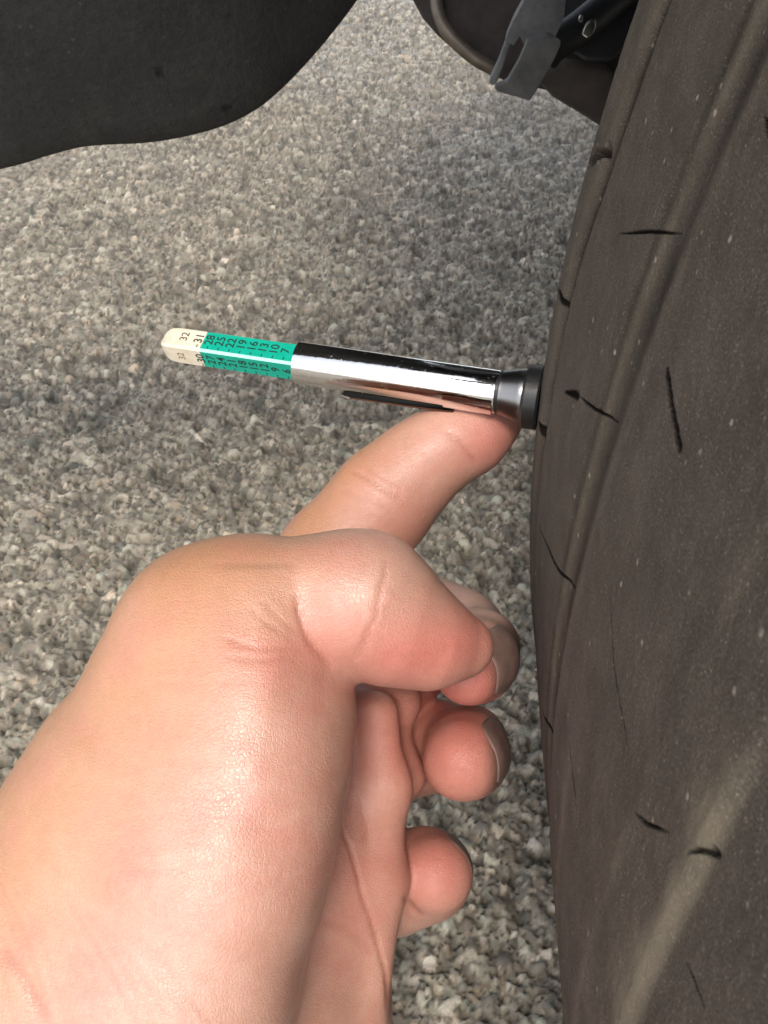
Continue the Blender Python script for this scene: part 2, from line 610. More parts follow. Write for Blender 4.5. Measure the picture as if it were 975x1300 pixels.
def tube(name, pts, rad, mat, parent, nseg=14, sub=8):
    """tapered tube along smooth points; rad scalar or list per control point"""
    pts = np.asarray(pts, float)
    r = np.full(len(pts), rad) if np.isscalar(rad) else np.asarray(rad, float)
    C = catmull(np.c_[pts, r], sub)
    P, R = C[:, :3], C[:, 3]
    Tn = np.gradient(P, axis=0); Tn /= np.linalg.norm(Tn, axis=1)[:, None]
    up = np.array([0.31, 0.2, 0.93])
    verts, faces = [], []
    for p, t, rr in zip(P, Tn, R):
        a = np.cross(t, up); a /= np.linalg.norm(a); b = np.cross(t, a)
        for k in range(nseg):
            q = 2 * math.pi * k / nseg
            verts.append(p + rr * (math.cos(q) * a + math.sin(q) * b))
    for i in range(len(P) - 1):
        for k in range(nseg):
            k2 = (k + 1) % nseg
            faces.append((i * nseg + k, i * nseg + k2, (i + 1) * nseg + k2, (i + 1) * nseg + k))
    faces.append(tuple(range(nseg))[::-1]); faces.append(tuple((len(P) - 1) * nseg + k for k in range(nseg)))
    return mesh_obj(name, verts, faces, mat, parent)


def build_car():
    car = empty('car', (0, 0, 0))
    tag(car, 'underside and wheel arch of a parked car with a worn, dusty tyre', 'car')
    build_tyre(car)
    # black plastic wheel arch liner at the top left
    n = Nodes('liner_plastic')
    n.set(rough=0.62, spec=0.3)
    f = n.noise(300, 6, 0.7)
    col = n.ramp(f, [(0.3, (.030, .029, .0275)), (0.7, (.048, .0465, .043))])
    nd = n.voronoi(120)
    col = n.mix(n.ramp(n.math('ADD', nd, n.math('MULTIPLY', f, .25)), [(0.17, .55), (0.24, 0)]), col, (.11, .105, .095))
    nd2 = n.voronoi(38)
    col = n.mix(n.ramp(n.math('ADD', nd2, n.math('MULTIPLY', f, .3)), [(0.2, .8), (0.26, 0)]), col, (.004, .004, .004))
    big = n.noise(14, 5, .65)
    col = n.mix(.6, col, n.ramp(big, [(0.3, .6), (0.7, 1.5)]), 'MULTIPLY')
    col = n.mix(n.math('MULTIPLY', n.ramp(n.noise(45, 6, .75), [(0.52, 0), (0.7, 1)]), .35), col, (.075, .068, .056))
    n.base(col); n.bump(f, 0.0012)
    edge = catmull([(-700, 225), (-450, 262), (-200, 258), (0, 217), (60, 200), (110, 188), (190, 183), (250, 172), (300, 155), (345, 126), (400, 70), (455, 0), (510, -85), (570, -200), (620, -320)], 8)
    rows = []
    E_ = np.array([pw(x, y, 0.43) for x, y in edge])
    prof = [(0.0, 0.06, 0.012), (0.0, 0.03, 0.001), (0.0, 0.008, -0.0008), (0.0, 0.0015, 0.0002), (0.0, -0.001, 0.003), (0.0, -0.004, 0.012), (0, -0.008, 0.03), (0, -0.014, 0.06), (0, -0.024, 0.1), (0, -0.045, 0.16), (0, -0.09, 0.23), (0, -0.16, 0.29), (0, -0.26, 0.33)]
    V = []
    for off in prof:
        for p in E_:
            q = p + np.array(off)
            q[2] = min(q[2], 0.80)
            V.append(q)
    ne = len(E_)
    Q = grid_quads(len(prof), ne)
    lin = mesh_obj('wheel_arch_liner', V, Q, n.m, car)
    lin['label'] = 'scuffed black plastic liner with a curved lower edge'
    m = lin.modifiers.new('thickness', 'SOLIDIFY'); m.thickness = 0.003; m.offset = 1

    rust = simple_mat('rusty_steel', (.04, .030, .025), .75, 0.1, .45, 60, .001)
    rust2 = simple_mat('dusty_steel', (.075, .058, .047), .7, 0.1, .3, 50, .001)
    grey = simple_mat('grey_plastic', (.125, .122, .117), .65, 0, .35, 70, .0006)
    black = simple_mat('black_rubber', (.010, .010, .010), .5, 0, .3, 60, .0005)
    warm_lit = simple_mat('bare_metal_edge', (.16, .13, .10), .45, .5, .3, 90, .0005)
    bolt = simple_mat('bolt_steel', (.55, .52, .45), .3, 1.0, .3, 200)
    D = 0.62
    arm = poly_slab('suspension_arm', [(500, -60), (522, 0), (535, 24), (552, 44), (576, 66), (604, 88), (640, 104), (700, 118), (742, 138), (765, 158), (772, 170), (860, 200), (1250, 260), (1250, 60), (860, -80)], D, 0.05, rust, car, .006, tilt=(0.1, 0))
    arm['label'] = 'rusty brown suspension arm behind the tyre'
    poly_slab('heat_shield', [(676, 98), (716, 84), (772, 92), (792, 130), (768, 166), (740, 148), (700, 124)], D - .02, 0.012, rust2, car, .004, tilt=(0.2, -.2))
    tube('brake_pipe', [pw(553, -14, D - .012), pw(556, 14, D - .012), pw(566, 38, D - .013), pw(586, 60, D - .014), pw(606, 76, D - .014), pw(628, 88, D - .012)], 0.0042, warm_lit, car)  # rim flange of the arm; its edge highlight is put into the pale colour
    tube('hose', [pw(690, 74, D - .05), pw(704, 56, D - .055), pw(730, 40, D - .055), pw(762, 14, D - .05), pw(800, -20, D - .045)], [0.009, .0095, .0095, .0095, .0095], black, car)
    poly_slab('knuckle', [(690, -40), (696, 30), (712, 62), (742, 84), (780, 84), (806, 50), (840, -40)], D - .03, 0.03, black, car, .006)
    # grey plastic bracket with an open slot, two prongs and a broad flap
    bd = D - .085
    brk = poly_slab('bracket', [(676, -25), (664, 4), (650, 30), (641, 52), (652, 58), (660, 46), (668, 62), (662, 84), (655, 100), (674, 62), (700, 58), (716, 22), (720, -25)], bd, 0.010, grey, car, .0012)
    poly_slab('bracket_prong', [(643, 48), (637, 66), (630, 84), (620, 105), (624, 110), (631, 106), (639, 86), (646, 64), (650, 54)], bd + .001, 0.008, grey, brk, .0012)
    poly_slab('bracket_flap', [(668, 54), (658, 78), (642, 106), (626, 112), (632, 117), (673, 129), (690, 102), (704, 76), (712, 58), (694, 46)], bd - .004, 0.006, grey, brk, .0012, tilt=(.3, .2))
    b = poly_slab('bolt', [(738, 44), (743, 32), (751, 28), (757, 33), (754, 42), (746, 50)], D - .065, 0.012, bolt, car, .001)
    poly_slab('bolt', [(734, 25), (736, 22), (740, 23), (740, 28), (736, 29)], D - .065, 0.008, bolt, car, .0005)

    # unseen arch and body slabs, added and shaped to cast shade and darken reflections
    body = simple_mat('car_paint', (.05, .05, .055), .3, .3, .05)
    x0, x1 = -1.2, 2.6

    def box(name, lo, hi, mat, bev=.01):
        bm = bmesh.new()
        bmesh.ops.create_cube(bm, size=1)
        for v_ in bm.verts:
            v_.co = Vector([lo[i] + (v_.co[i] + .5) * (hi[i] - lo[i]) for i in range(3)])
        bmesh.ops.bevel(bm, geom=list(bm.edges), offset=bev, segments=2, affect='EDGES')
        me = bpy.data.meshes.new(name); bm.to_mesh(me); bm.free(); me.materials.append(mat)
        return link(bpy.data.objects.new(name, me), car)
    box('underbody', (0.06, 0.40, 0.47), (2.6, 0.98, 0.55), black)  # unseen; trimmed so its shade falls on the right-hand ground
    # arch: unseen ribbon over the wheel, drawn out to darken the chrome's reflections
    wc = cam_to_world(TYRE_C)
    V = []; na = 40
    for i in range(na):
        t = math.radians(-10 + 200 * i / (na - 1))
        for y, r in ((-0.10, 0.50), (-0.085, 0.46), (-0.06, 0.45), (0.3, 0.455), (0.66, 0.46)):
            V.append((wc[0] + r * math.cos(t), y, max(wc[2] + r * math.sin(t), .2)))
    keep = [k for k in range(na) if -10 + 200 * k / (na - 1) < 138]
    V = [V[k * 5 + j] for k in keep for j in range(5)]
    mesh_obj('wheel_arch', V, grid_quads(len(keep), 5), body, car)
    box('bonnet', (-0.12, 0.12, 0.80), (2.6, 0.62, 0.83), body)  # unseen slab, sized to shade the middle ground and darken the chrome
    box('fender', (-0.05, -0.10, 0.80), (2.6, -0.07, 1.02), body)
    return car


# ------------------------------------------------------------------ the gauge


def build_gauge():
    A = pc(213, 436, 0.2075); B = pc(689, 506, 0.1885)
    ax = B - A; L = np.linalg.norm(ax); ax /= L
    toward = -(A + B) / 2; toward /= np.linalg.norm(toward)
    w = toward - ax * (toward @ ax); w /= np.linalg.norm(w)       # faces the camera
    h = np.cross(w, ax)                                            # up in the picture
    if h[1] > 0: h = -h
    g = empty('tread_depth_gauge', tuple(cam_to_world(A + ax * L * .5)))
    tag(g, 'chrome pencil-shaped tyre tread gauge with a green numbered scale, pressed against the tyre', 'tyre gauge')
    g0 = np.array(g.location)

    def at(px):                     # place along the axis that shows at photo column px
        lo, hi = 0.0, L
        for _ in range(40):
            m = (lo + hi) / 2; q = A + ax * m
            if q[0] / q[2] * F + CX < px: lo = m
            else: hi = m
        return lo

    def world_pt(s, a, b):
        return cam_to_world(A + ax * s + w * a + h * b) - g0

    def lathe(name, prof, mat, parent=g, n=64, smooth_=True):
        V, Q = [], []
        for s, r in prof:
            for k in range(n):
                t = 2 * math.pi * k / n
                V.append(world_pt(s, r * math.cos(t), r * math.sin(t)))
        for i in range(len(prof) - 1):
            for k in range(n):
                k2 = (k + 1) % n
                Q.append((i * n + k, i * n + k2, (i + 1) * n + k2, (i + 1) * n + k))
        o = mesh_obj(name, V, Q, mat, parent, smooth_)
        o.data.polygons.foreach_set('use_smooth', np.ones(len(o.data.polygons), dtype=bool))
        md = o.modifiers.new('edges', 'EDGE_SPLIT'); md.split_angle = math.radians(35)
        return o

    n = Nodes('chrome'); n.set(color=(.80, .79, .78, 1), metal=1.0)
    scr = n.noise(900, 5, .7); n.l(n.ramp(scr, [(0.45, .06), (0.62, .14), (0.7, .4)]), n.bsdf.inputs['Roughness'])
    n.bump(n.noise(500, 4, .6), 0.00003)
    chrome = n.m
    n = Nodes('brushed_steel'); n.set(color=(.24, .235, .23, 1), metal=1.0, rough=.28); steel = n.m
    blackp = simple_mat('black_plastic', (.012, .012, .012), .42, 0, .3, 400, .0001)

    R = 0.0043
    tL, tR = at(379), at(634)
    barrel = lathe('barrel', [(tL + .004, R - .0004), (tL + .0003, R - .0004), (tL, R - .0002), (tL, R - .00004), (tL + .0002, R), (tL + (tR - tL) * .5, R), (tR - .0004, R), (tR - .0002, R - .0001), (tR, R - .0002), (tR, 0.001)], chrome)
    lathe('ring_joint', [(tR - .0002, R - .0004), (tR - .0001, R + .00005), (tR + .0004, R + .00005), (tR + .0005, R - .0004)], blackp)
    c1 = at(667)
    lathe('flared_collar', [(tR + .0004, R - .0003), (tR + .0004, R + .0001), (tR + .0010, R + .00012), (c1 - .0012, R + .0009), (c1 - .0004, R + .0010), (c1, R + .0009), (c1, .001)], steel)
    f1 = L - .0002
    lathe('foot', [(c1 - .0001, .001), (c1 - .0001, R + .0015), (c1 + .0004, R + .0019), (f1 - .0004, R + .0019), (f1, R + .0016), (f1, .0002)], blackp)

    # square scale stick standing on its corner, cream tip end then green faces
    s0, sg = 0.0, at(263)
    hd = 0.00390                                   # half diagonal
    ch = 0.00034
    ring = []
    # section: ridge leans slightly below the middle, as seen; chamfered corners
    rot = math.radians(-6)
    for k in range(4):
        a0 = rot + k * math.pi / 2
        for sgn in (-1, 1):
            base = np.array([math.cos(a0), math.sin(a0)]) * (hd - ch)
            tng = np.array([-math.sin(a0), math.cos(a0)]) * ch * sgn
            ring.append(base + tng)
    ring = np.array(ring)

    def stick(name, cuts, mats, parent):
        V, Fc, mi = [], [], []
        for s, k in cuts:
            for a, b in ring * k: V.append(world_pt(s, a, b))
        m = len(ring)
        for i in range(len(cuts) - 1):
            for k in range(m):
                Fc.append((i * m + k, i * m + (k + 1) % m, (i + 1) * m + (k + 1) % m, (i + 1) * m + k))
                mi.append(1 if k % 2 == 0 else 0)
        Fc.append(tuple(range(m))[::-1]); mi.append(0)
        Fc.append(tuple((len(cuts) - 1) * m + k for k in range(m))); mi.append(0)
        o = mesh_obj(name, V, Fc, None, parent, False)
        for mm in mats: o.data.materials.append(mm)
        o.data.polygons.foreach_set('material_index', np.array(mi, dtype=np.int32))
        return o
    cream = Nodes('cream_plastic')
    f = cream.noise(450, 5, .7)
    cream.base(cream.ramp(f, [(0.3, (.66, .57, .42)), (0.6, (.80, .73, .58))])); cream.set(rough=.4); cream = cream.m
    green = Nodes('green_scale')
    f = green.noise(700, 4, .7)
    green.base(green.ramp(f, [(0.3, (.004, .36, .24)), (0.7, (.006, .44, .31))])); green.set(rough=.35); green = green.m
    pale = simple_mat('pale_scale_edge', (.42, .80, .66), .35)
    clear_edge = pale
    stick('scale_tip', [(-.0009, .30), (-.0006, .52), (-.0002, .68), (0.0003, .79), (0.0007, .87), (0.0013, .94), (0.0022, .98), (0.0034, 1.0), (sg, 1.0)], [cream, cream], g)
    bar = stick('scale_bar', [(sg + .00001, 1.0), (tL + .006, 1.0)], [green, pale], g)
    bar.data.update()

    # printed numbers: the two faces that look at the camera (above and below the ridge)
    ink = simple_mat('ink_print', (.012, .03, .022), .6)
    brown_ink = simple_mat('faded_ink', (.30, .21, .11), .7)
    worn_ink = simple_mat('worn_ink', (.11, .075, .045), .7)
    side = (hd - ch) * math.sqrt(2)               # flat width of a face (about)
    pitch = (at(365.5) - at(270.5)) / 7.0

    def face_frame(sign):
        a1 = rot; a2 = rot + sign * math.pi / 2
        p1 = np.array([math.cos(a1), math.sin(a1)]) * (hd - ch); p2 = np.array([math.cos(a2), math.sin(a2)]) * (hd - ch)
        p1 = p1 + np.array([-math.sin(a1), math.cos(a1)]) * ch * sign
        p2 = p2 - np.array([-math.sin(a2), math.cos(a2)]) * ch * sign
        e = p2 - p1; nn = np.array([e[1], -e[0]]) * sign
        return p1, e, nn / np.linalg.norm(nn)

    def text_on(body, s, sign, c_frac, size, mat, parent, name='printed_number'):
        """lettering turned a quarter so that it reads across the stick"""
        cu = bpy.data.curves.new('tmp_text', 'FONT')
        cu.body = body; cu.size = 1.0; cu.align_x = 'CENTER'; cu.align_y = 'CENTER'; cu.resolution_u = 3; cu.offset = 0.012
        ob = bpy.data.objects.new('tmp_text', cu)
        sc.collection.objects.link(ob)
        dg = bpy.context.evaluated_depsgraph_get(); dg.update()
        me = bpy.data.meshes.new_from_object(ob.evaluated_get(dg))
        bpy.data.objects.remove(ob)
        p1, e, nn = face_frame(sign)
        elen = np.linalg.norm(e); eh = e / elen
        across = eh if sign > 0 else -eh          # towards the top of the picture
        mid = p1 + e * c_frac
        for v_ in me.vertices:
            x, y = v_.co.x * size, v_.co.y * size
            q = mid + across * x + nn * 0.00004
            v_.co = Vector(world_pt(s - y, q[0], q[1]))
        me.name = name; me.materials.clear(); me.materials.append(mat)
        return link(bpy.data.objects.new(name, me), parent)

    def bar_on(s0_, s1_, sign, f0, f1_, mat, parent, name):
        p1, e, nn = face_frame(sign)
        V = []
        for s, ff in ((s0_, f0), (s1_, f0), (s1_, f1_), (s0_, f1_)):
            q = p1 + e * ff + nn * 0.00004
            V.append(world_pt(s, q[0], q[1]))
        return mesh_obj(name, V, [(0, 1, 2, 3)], mat, parent, False)
    sa = at(270.5)
    for i, (up, lo) in enumerate(zip(('31', '28', '25', '22', '19', '16', '13', '10', '7'), ('30', '27', '24', '21', '18', '15', '12', '9', '6'))):
        s = sa + (i - 1) * pitch
        par = bar
        text_on(up, s, 1, 0.56, 0.0026, ink, par)
        bar_on(s - .0001 + .0002, s + .0001 + .0002, 1, 0.04, 0.19, ink, par, 'printed_tick')
        s += pitch * .32
        if i < 8 or True:
            text_on(lo, s, -1, 0.46, 0.0026, ink, par)
            bar_on(s - .0001, s + .0001, -1, 0.80, 0.98, ink, par, 'printed_tick')
    text_on('32', at(239), 1, 0.55, 0.0024, worn_ink, g, 'printed_mark')
    text_on('32', at(237), -1, 0.5, 0.0022, brown_ink, g, 'printed_mark')
    for o in [c for c in g.children if c.name.startswith('printed_mark')]: o.name = 'printed_mark'

    # pocket clip below the barrel: a springy strip held by a band near the tyre end
    kl, kb0, kb1 = at(436), at(568), at(630)
    V = []; nb = 40
    prof_b = [(kb0, R + .00002), (kb0 + .0001, R + .0003), (kb1 - .0001, R + .0003), (kb1, R + .00002)]
    angs = [math.radians(-104 + 78 * k / (nb - 1)) for k in range(nb)]      # band on the lower front
    V = [world_pt(s, r * math.cos(t), r * math.sin(t)) for s, r in prof_b for t in angs]
    Qs = grid_quads(4, nb)
    band = mesh_obj('clip_band', V, Qs, chrome, g)
    md = band.modifiers.new('edges', 'EDGE_SPLIT'); md.split_angle = math.radians(35)
    prof_c = []
    ns = 24
    V = []
    for i in range(ns):
        t = i / (ns - 1)
        s = kl + (kb0 + .002 - kl) * t
        gap = 0.00055 * (1 - t) ** .5 * (1 if t > .02 else 1.15) + .0002
        half = 0.0021 * (1 if t > .06 else (0.55 + 0.45 * t / .06))
        base = R - .0001 + gap
        for a, b in ((half, -base), (half, -base - .00032), (-half, -base - .00032), (-half, -base)):
            c, sn = math.cos(math.radians(-24)), math.sin(math.radians(-24))
            V.append(world_pt(s, a * c - b * sn, a * sn + b * c))
    Fc = []
    for i in range(ns - 1):
        for k in range(4):
            Fc.append((i * 4 + k, i * 4 + (k + 1) % 4, (i + 1) * 4 + (k + 1) % 4, (i + 1) * 4 + k))
    Fc.append((0, 1, 2, 3)); Fc.append(tuple(4 * (ns - 1) + k for k in (3, 2, 1, 0)))
    n = Nodes('dull_clip_steel'); n.set(color=(.10, .095, .09, 1), metal=1.0, rough=.35)
    clip = mesh_obj('clip', V, Fc, n.m, g, False)
    clip.data.materials.append(chrome)
    clip.data.polygons.foreach_set('material_index', np.array([1 if i % 4 == 0 and i < 4 * (ns - 1) else 0 for i in range(len(Fc))], dtype=np.int32))
    return g


# ------------------------------------------------------------------ the hand


def rc_dist(P, a, b, r1, r2):
    """distance to a tapered capsule"""
    ba = b - a
    L2 = ba @ ba
    t = np.clip(((P - a) @ ba) / L2, 0, 1)
    d = P - a - t[..., None] * ba
    return np.sqrt((d * d).sum(-1)) - (r1 + (r2 - r1) * t)


def smin(a, b, k):
    h = np.maximum(k - np.abs(a - b), 0) / k
    return np.minimum(a, b) - h * h * k * 0.25


class Field:
    def __init__(self, lo, hi, step):
        self.h = step
        self.lo = np.array(lo)
        self.n = np.ceil((np.array(hi) - self.lo) / step).astype(int) + 1
        self.ax = [(self.lo[i] + np.arange(self.n[i]) * step).astype(np.float32) for i in range(3)]

    def new(self):
        return np.full(self.n, 0.05, np.float32)

    def region(self, lo, hi):
        i0 = np.clip(((np.array(lo) - self.lo) / self.h).astype(int), 0, self.n)
        i1 = np.clip(((np.array(hi) - self.lo) / self.h).astype(int) + 2, 0, self.n)
        return tuple(slice(a, b) for a, b in zip(i0, i1))

    def pts(self, sl):
        g = np.meshgrid(*[self.ax[i][sl[i]] for i in range(3)], indexing='ij')
        return np.stack(g, -1)

    def cone(self, D, a, b, r1, r2, k, margin=0.014, flat=None):
        m = max(r1, r2) + margin
        sl = self.region(np.minimum(a, b) - m, np.maximum(a, b) + m)
        P = self.pts(sl)
        if flat is not None:                       # squash along a direction about the segment
            dirn, s = flat
            mid = (a + b) / 2
            dirn = dirn / np.linalg.norm(dirn)
            off = ((P - mid) @ dirn)[..., None] * dirn
            P = P + off * (1.0 / s - 1.0)
        d = rc_dist(P, a.astype(np.float32), b.astype(np.float32), r1, r2)
        D[sl] = smin(D[sl], d.astype(np.float32), k)

    def chain(self, D, nodes, k):
        pts = [pc(x, y, d) for x, y, d, r in nodes]
        rs = [r * d / F for x, y, d, r in nodes]
        for i in range(len(pts) - 1):
            self.cone(D, pts[i], pts[i + 1], rs[i], rs[i + 1], k)


def surface_nets(D, lo, h):
    s = D < 0
    cnt = np.zeros(np.array(D.shape) - 1, np.int8)
    corners = [(i, j, k) for i in (0, 1) for j in (0, 1) for k in (0, 1)]
    nx, ny, nz = cnt.shape
    for i, j, k in corners: cnt += s[i:i + nx, j:j + ny, k:k + nz]
    act = np.argwhere((cnt > 0) & (cnt < 8))
    idx = np.full(cnt.shape, -1, np.int32)
    idx[act[:, 0], act[:, 1], act[:, 2]] = np.arange(len(act))
    val = {c: D[act[:, 0] + c[0], act[:, 1] + c[1], act[:, 2] + c[2]] for c in corners}
    acc = np.zeros((len(act), 3)); num = np.zeros(len(act))
    for c in corners:
        for axis in range(3):
            if c[axis] == 0:
                d = list(c); d[axis] = 1; d = tuple(d)
                a, b = val[c], val[d]
                m = (a < 0) != (b < 0)
                t = np.where(m, a / np.where(m, a - b, 1), 0)
                p = np.array(c, float)[None].repeat(len(act), 0); p[:, axis] += t
                acc += p * m[:, None]; num += m
    V = (act + acc / num[:, None]) * h + lo
    quads = []
    for axis in range(3):
        o1, o2 = [(1, 2), (2, 0), (0, 1)][axis]
        a = [slice(None)] * 3; b = [slice(None)] * 3
        a[axis] = slice(0, -1); b[axis] = slice(1, None)
        s0, s1 = s[tuple(a)], s[tuple(b)]
        e = np.argwhere(s0 != s1)
        ok = (e[:, o1] > 0) & (e[:, o2] > 0) & (e[:, o1] < D.shape[o1] - 1) & (e[:, o2] < D.shape[o2] - 1)
        e = e[ok]
        flip = s0[e[:, 0], e[:, 1], e[:, 2]]
        c = []
        for d1, d2 in ((-1, -1), (0, -1), (0, 0), (-1, 0)):
            q = e.copy(); q[:, o1] += d1; q[:, o2] += d2
            c.append(idx[q[:, 0], q[:, 1], q[:, 2]])
        q = np.stack(c, 1)
        q[~flip] = q[~flip][:, ::-1]
        quads.append(q)
    Q = np.vstack(quads)
    return V, Q[(Q >= 0).all(1)]


def vert_normals(V, Q):
    n = np.cross(V[Q[:, 2]] - V[Q[:, 0]], V[Q[:, 3]] - V[Q[:, 1]])
    N = np.zeros_like(V)
    for k in range(4):
        for c in range(3):
            N[:, c] += np.bincount(Q[:, k], n[:, c], len(V))
    return N / (np.linalg.norm(N, axis=1)[:, None] + 1e-12)


def relax(V, Q, it, lam=0.5):
    e = np.vstack([Q[:, [0, 1]], Q[:, [1, 2]], Q[:, [2, 3]], Q[:, [3, 0]]])
    deg = np.bincount(e.ravel(), minlength=len(V))
    for k in range(it):
        S = np.zeros_like(V)
        for c in range(3):
            S[:, c] = np.bincount(e[:, 0], V[e[:, 1], c], len(V)) + np.bincount(e[:, 1], V[e[:, 0], c], len(V))
        l = lam if k % 2 == 0 else -lam * 1.04
        V = V + l * (S / deg[:, None] - V)
    return V


HAND = dict(
    thumb=[(272, 806, .168, 92), (330, 782, .1655, 85), (390, 768, .164, 81), (440, 764, .163, 82), (466, 765, .163, 83), (508, 796, .164, 70), (550, 815, .165, 53), (590, 820, .167, 37)],
    thenar=[(272, 806, .168, 92), (262, 925, .170, 150), (205, 1085, .172, 196), (120, 1290, .172, 232), (-30, 1660, .172, 250), (-150, 1990, .176, 252)],
    bulge=[(330, 880, .163, 88), (392, 892, .1645, 44)],
    rim=[(334, 905, .1552, 62), (318, 1000, .1545, 66), (279, 1130, .1515, 72), (222, 1300, .151, 80), (150, 1640, .156, 110), (90, 1980, .165, 150)],
    palm=[(400, 850, .218, 70), (425, 930, .214, 78), (425, 1090, .212, 82), (395, 1300, .210, 92), (250, 1640, .20, 160), (120, 1980, .196, 190)],
    ridge=[(478, 905, .199, 28), (488, 1000, .198, 27), (484, 1120, .198, 25), (466, 1300, .198, 24)],
    backhand=[(300, 880, .205, 110), (330, 1080, .205, 130), (260, 1300, .20, 170), (120, 1640, .19, 220), (0, 1980, .186, 235)],
    index=[(300, 872, .216, 84), (432, 706, .2035, 70), (476, 650, .2015, 59), (496, 624, .2015, 57), (538, 586, .2010, 50), (572, 561, .2005, 44), (602, 548, .2010, 42), (628, 532, .2025, 35)],
    middle=[(400, 920, .225, 84), (548, 800, .236, 62), (584, 806, .228, 52), (610, 822, .208, 42), (603, 838, .197, 46), (594, 850, .190, 44)],
    ring=[(420, 985, .228, 80), (515, 950, .236, 55), (556, 945, .232, 50), (596, 945, .213, 42), (592, 958, .203, 48), (588, 965, .196, 50)],
    pinky=[(420, 1090, .228, 78), (500, 1122, .222, 56), (540, 1110, .215, 52), (552, 1110, .207, 48)],
    fold=[(470, 880, .212, 40), (500, 890, .214, 36)],
    fold2=[(490, 950, .213, 36), (508, 985, .214, 32)],
)


def build_hand():
    fld = Field((-0.132, -0.034, 0.118), (0.036, 0.172, 0.262), 0.00064)
    thumb = fld.new(); fld.chain(thumb, HAND['thumb'], 0.004)
    then = fld.new(); fld.chain(then, HAND['thenar'], 0.012); fld.chain(then, HAND['bulge'], 0.010); fld.chain(then, HAND['rim'], 0.016)
    # the thumb runs smoothly into the hand on its back, and meets it in a fold towards the palm
    col_px = fld.ax[0][:, None, None] / fld.ax[2][None, None, :] * F + CX
    kk = (0.014 + (0.003 - 0.014) * smooth(320, 440, col_px)).astype(np.float32)
    D = smin(then, thumb, kk); del then, thumb, kk, col_px
    palm = fld.new(); fld.chain(palm, HAND['palm'], 0.008); fld.chain(palm, HAND['ridge'], 0.006)
    fld.chain(palm, HAND['backhand'], 0.012)
    rest = palm
    fi = fld.new(); fld.chain(fi, HAND['index'], 0.005); rest = smin(rest, fi, 0.004)
    fi = fld.new(); fld.chain(fi, HAND['middle'], 0.005); rest = smin(rest, fi, 0.0022)
    fi = fld.new(); fld.chain(fi, HAND['ring'], 0.005); rest = smin(rest, fi, 0.0016)
    fi = fld.new(); fld.chain(fi, HAND['pinky'], 0.005); rest = smin(rest, fi, 0.0022)
    fi = fld.new(); fld.chain(fi, HAND['fold'], 0.004); fld.chain(fi, HAND['fold2'], 0.004); rest = smin(rest, fi, 0.0015)
    D = smin(D, rest, 0.0007); del rest, fi, palm
    # cap the forearm at the edge of the field
    for axis in range(3):
        for e in (0, -1):
            sl = [slice(None)] * 3; sl[axis] = e
            D[tuple(sl)] = np.maximum(D[tuple(sl)], 0.0003)
    V, Q = surface_nets(D, fld.lo, fld.h)
    del D
    # keep the largest connected piece only
    V = relax(V, Q, 8)
    N = vert_normals(V, Q)
    if (N * (V - V.mean(0))).sum() < 0:
        Q = Q[:, ::-1]; N = -N
    px = V[:, 0] / V[:, 2] * F + CX; py = V[:, 1] / V[:, 2] * F + CY
    facing = (N * (-V / np.linalg.norm(V, axis=1)[:, None])).sum(1)

    dep = np.zeros(len(V)); line = np.zeros(len(V))

    def crease(pix, width, depth, zlo, zhi, swell=0.0):
        """a skin fold pressed into the surface along a line; width and depth in mm"""
        sel = (V[:, 2] > zlo) & (V[:, 2] < zhi) & (facing > 0.02)
        xs = [q[0] for q in pix]; ys = [q[1] for q in pix]
        sel &= (px > min(xs) - 60) & (px < max(xs) + 60) & (py > min(ys) - 60) & (py < max(ys) + 60)
        i = np.where(sel)[0]
        if not len(i): return
        c = catmull(pix, 6)
        jx = (vnoise(px[i] * .06, py[i] * .06, 5) - .5) * 5
        d, t = seg_dist(px[i] + jx, py[i] + jx, [tuple(q) for q in c])
        mm = d * V[i, 2] / F * 1000
        env = np.clip(np.minimum(t, 1 - t) * 6, 0, 1) ** .6
        k = np.exp(-(mm / width) ** 2) * env
        dep[i] += depth * k * .001 - swell * .001 * np.exp(-((mm - 2.2 * width) / (1.6 * width)) ** 2) * env
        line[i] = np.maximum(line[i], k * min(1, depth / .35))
    T0, T1 = .12, .178
    crease([(490, 705), (484, 740), (474, 790), (452, 838)], .36, .26, T0, T1)
    crease([(434, 735), (440, 765), (441, 795)], .4, .10, T0, T1)
    crease([(455, 725), (458, 770), (452, 812)], .35, .08, T0, T1)
    crease([(376, 750), (380, 778), (388, 806), (402, 826), (424, 850)], .5, .40, T0, T1)
    crease([(280, 806), (325, 822), (385, 826)], .4, .20, T0, T1)
    crease([(312, 768), (338, 790), (378, 818)], .35, .15, T0, T1)
    crease([(330, 760), (352, 782), (384, 812)], .3, .14, T0, T1)
    crease([(290, 835), (330, 838), (380, 836)], .5, .15, T0, T1)
    for k in range(9):
        y0 = 872 + k * 34 + random.uniform(-8, 8)
        crease([(150 + random.uniform(0, 60) - k * 6, y0 + 8), (230 - k * 6, y0), (310 - k * 10 + random.uniform(0, 50), y0 + random.uniform(-6, 10))], .4, random.uniform(.02, .09), T0, .18)
    for k in range(11):
        x0 = -40 + k * 21 + random.uniform(-9, 9)
        crease([(x0 - 10, 1080 + k * 9), (x0 + 30 + k * 2, 1180 + k * 6), (x0 + 62 + k * 5, 1320)], .45, random.uniform(.04, .16), T0, .19)
    crease([(0, 1198), (28, 1240), (62, 1300)], .8, .4, T0, .19)
    P0, P1 = .175, .222
    crease([(427, 1038), (446, 1083), (464, 1150), (488, 1230), (494, 1290)], .45, .42, P0, .222)
    crease([(452, 905), (456, 960), (462, 1040), (468, 1080)], .8, .18, P0, P1)
    crease([(400, 1170), (440, 1180), (480, 1215)], .8, .15, P0, P1)
    crease([(446, 598), (470, 610), (492, 624), (512, 632)], .42, .32, .17, .205)
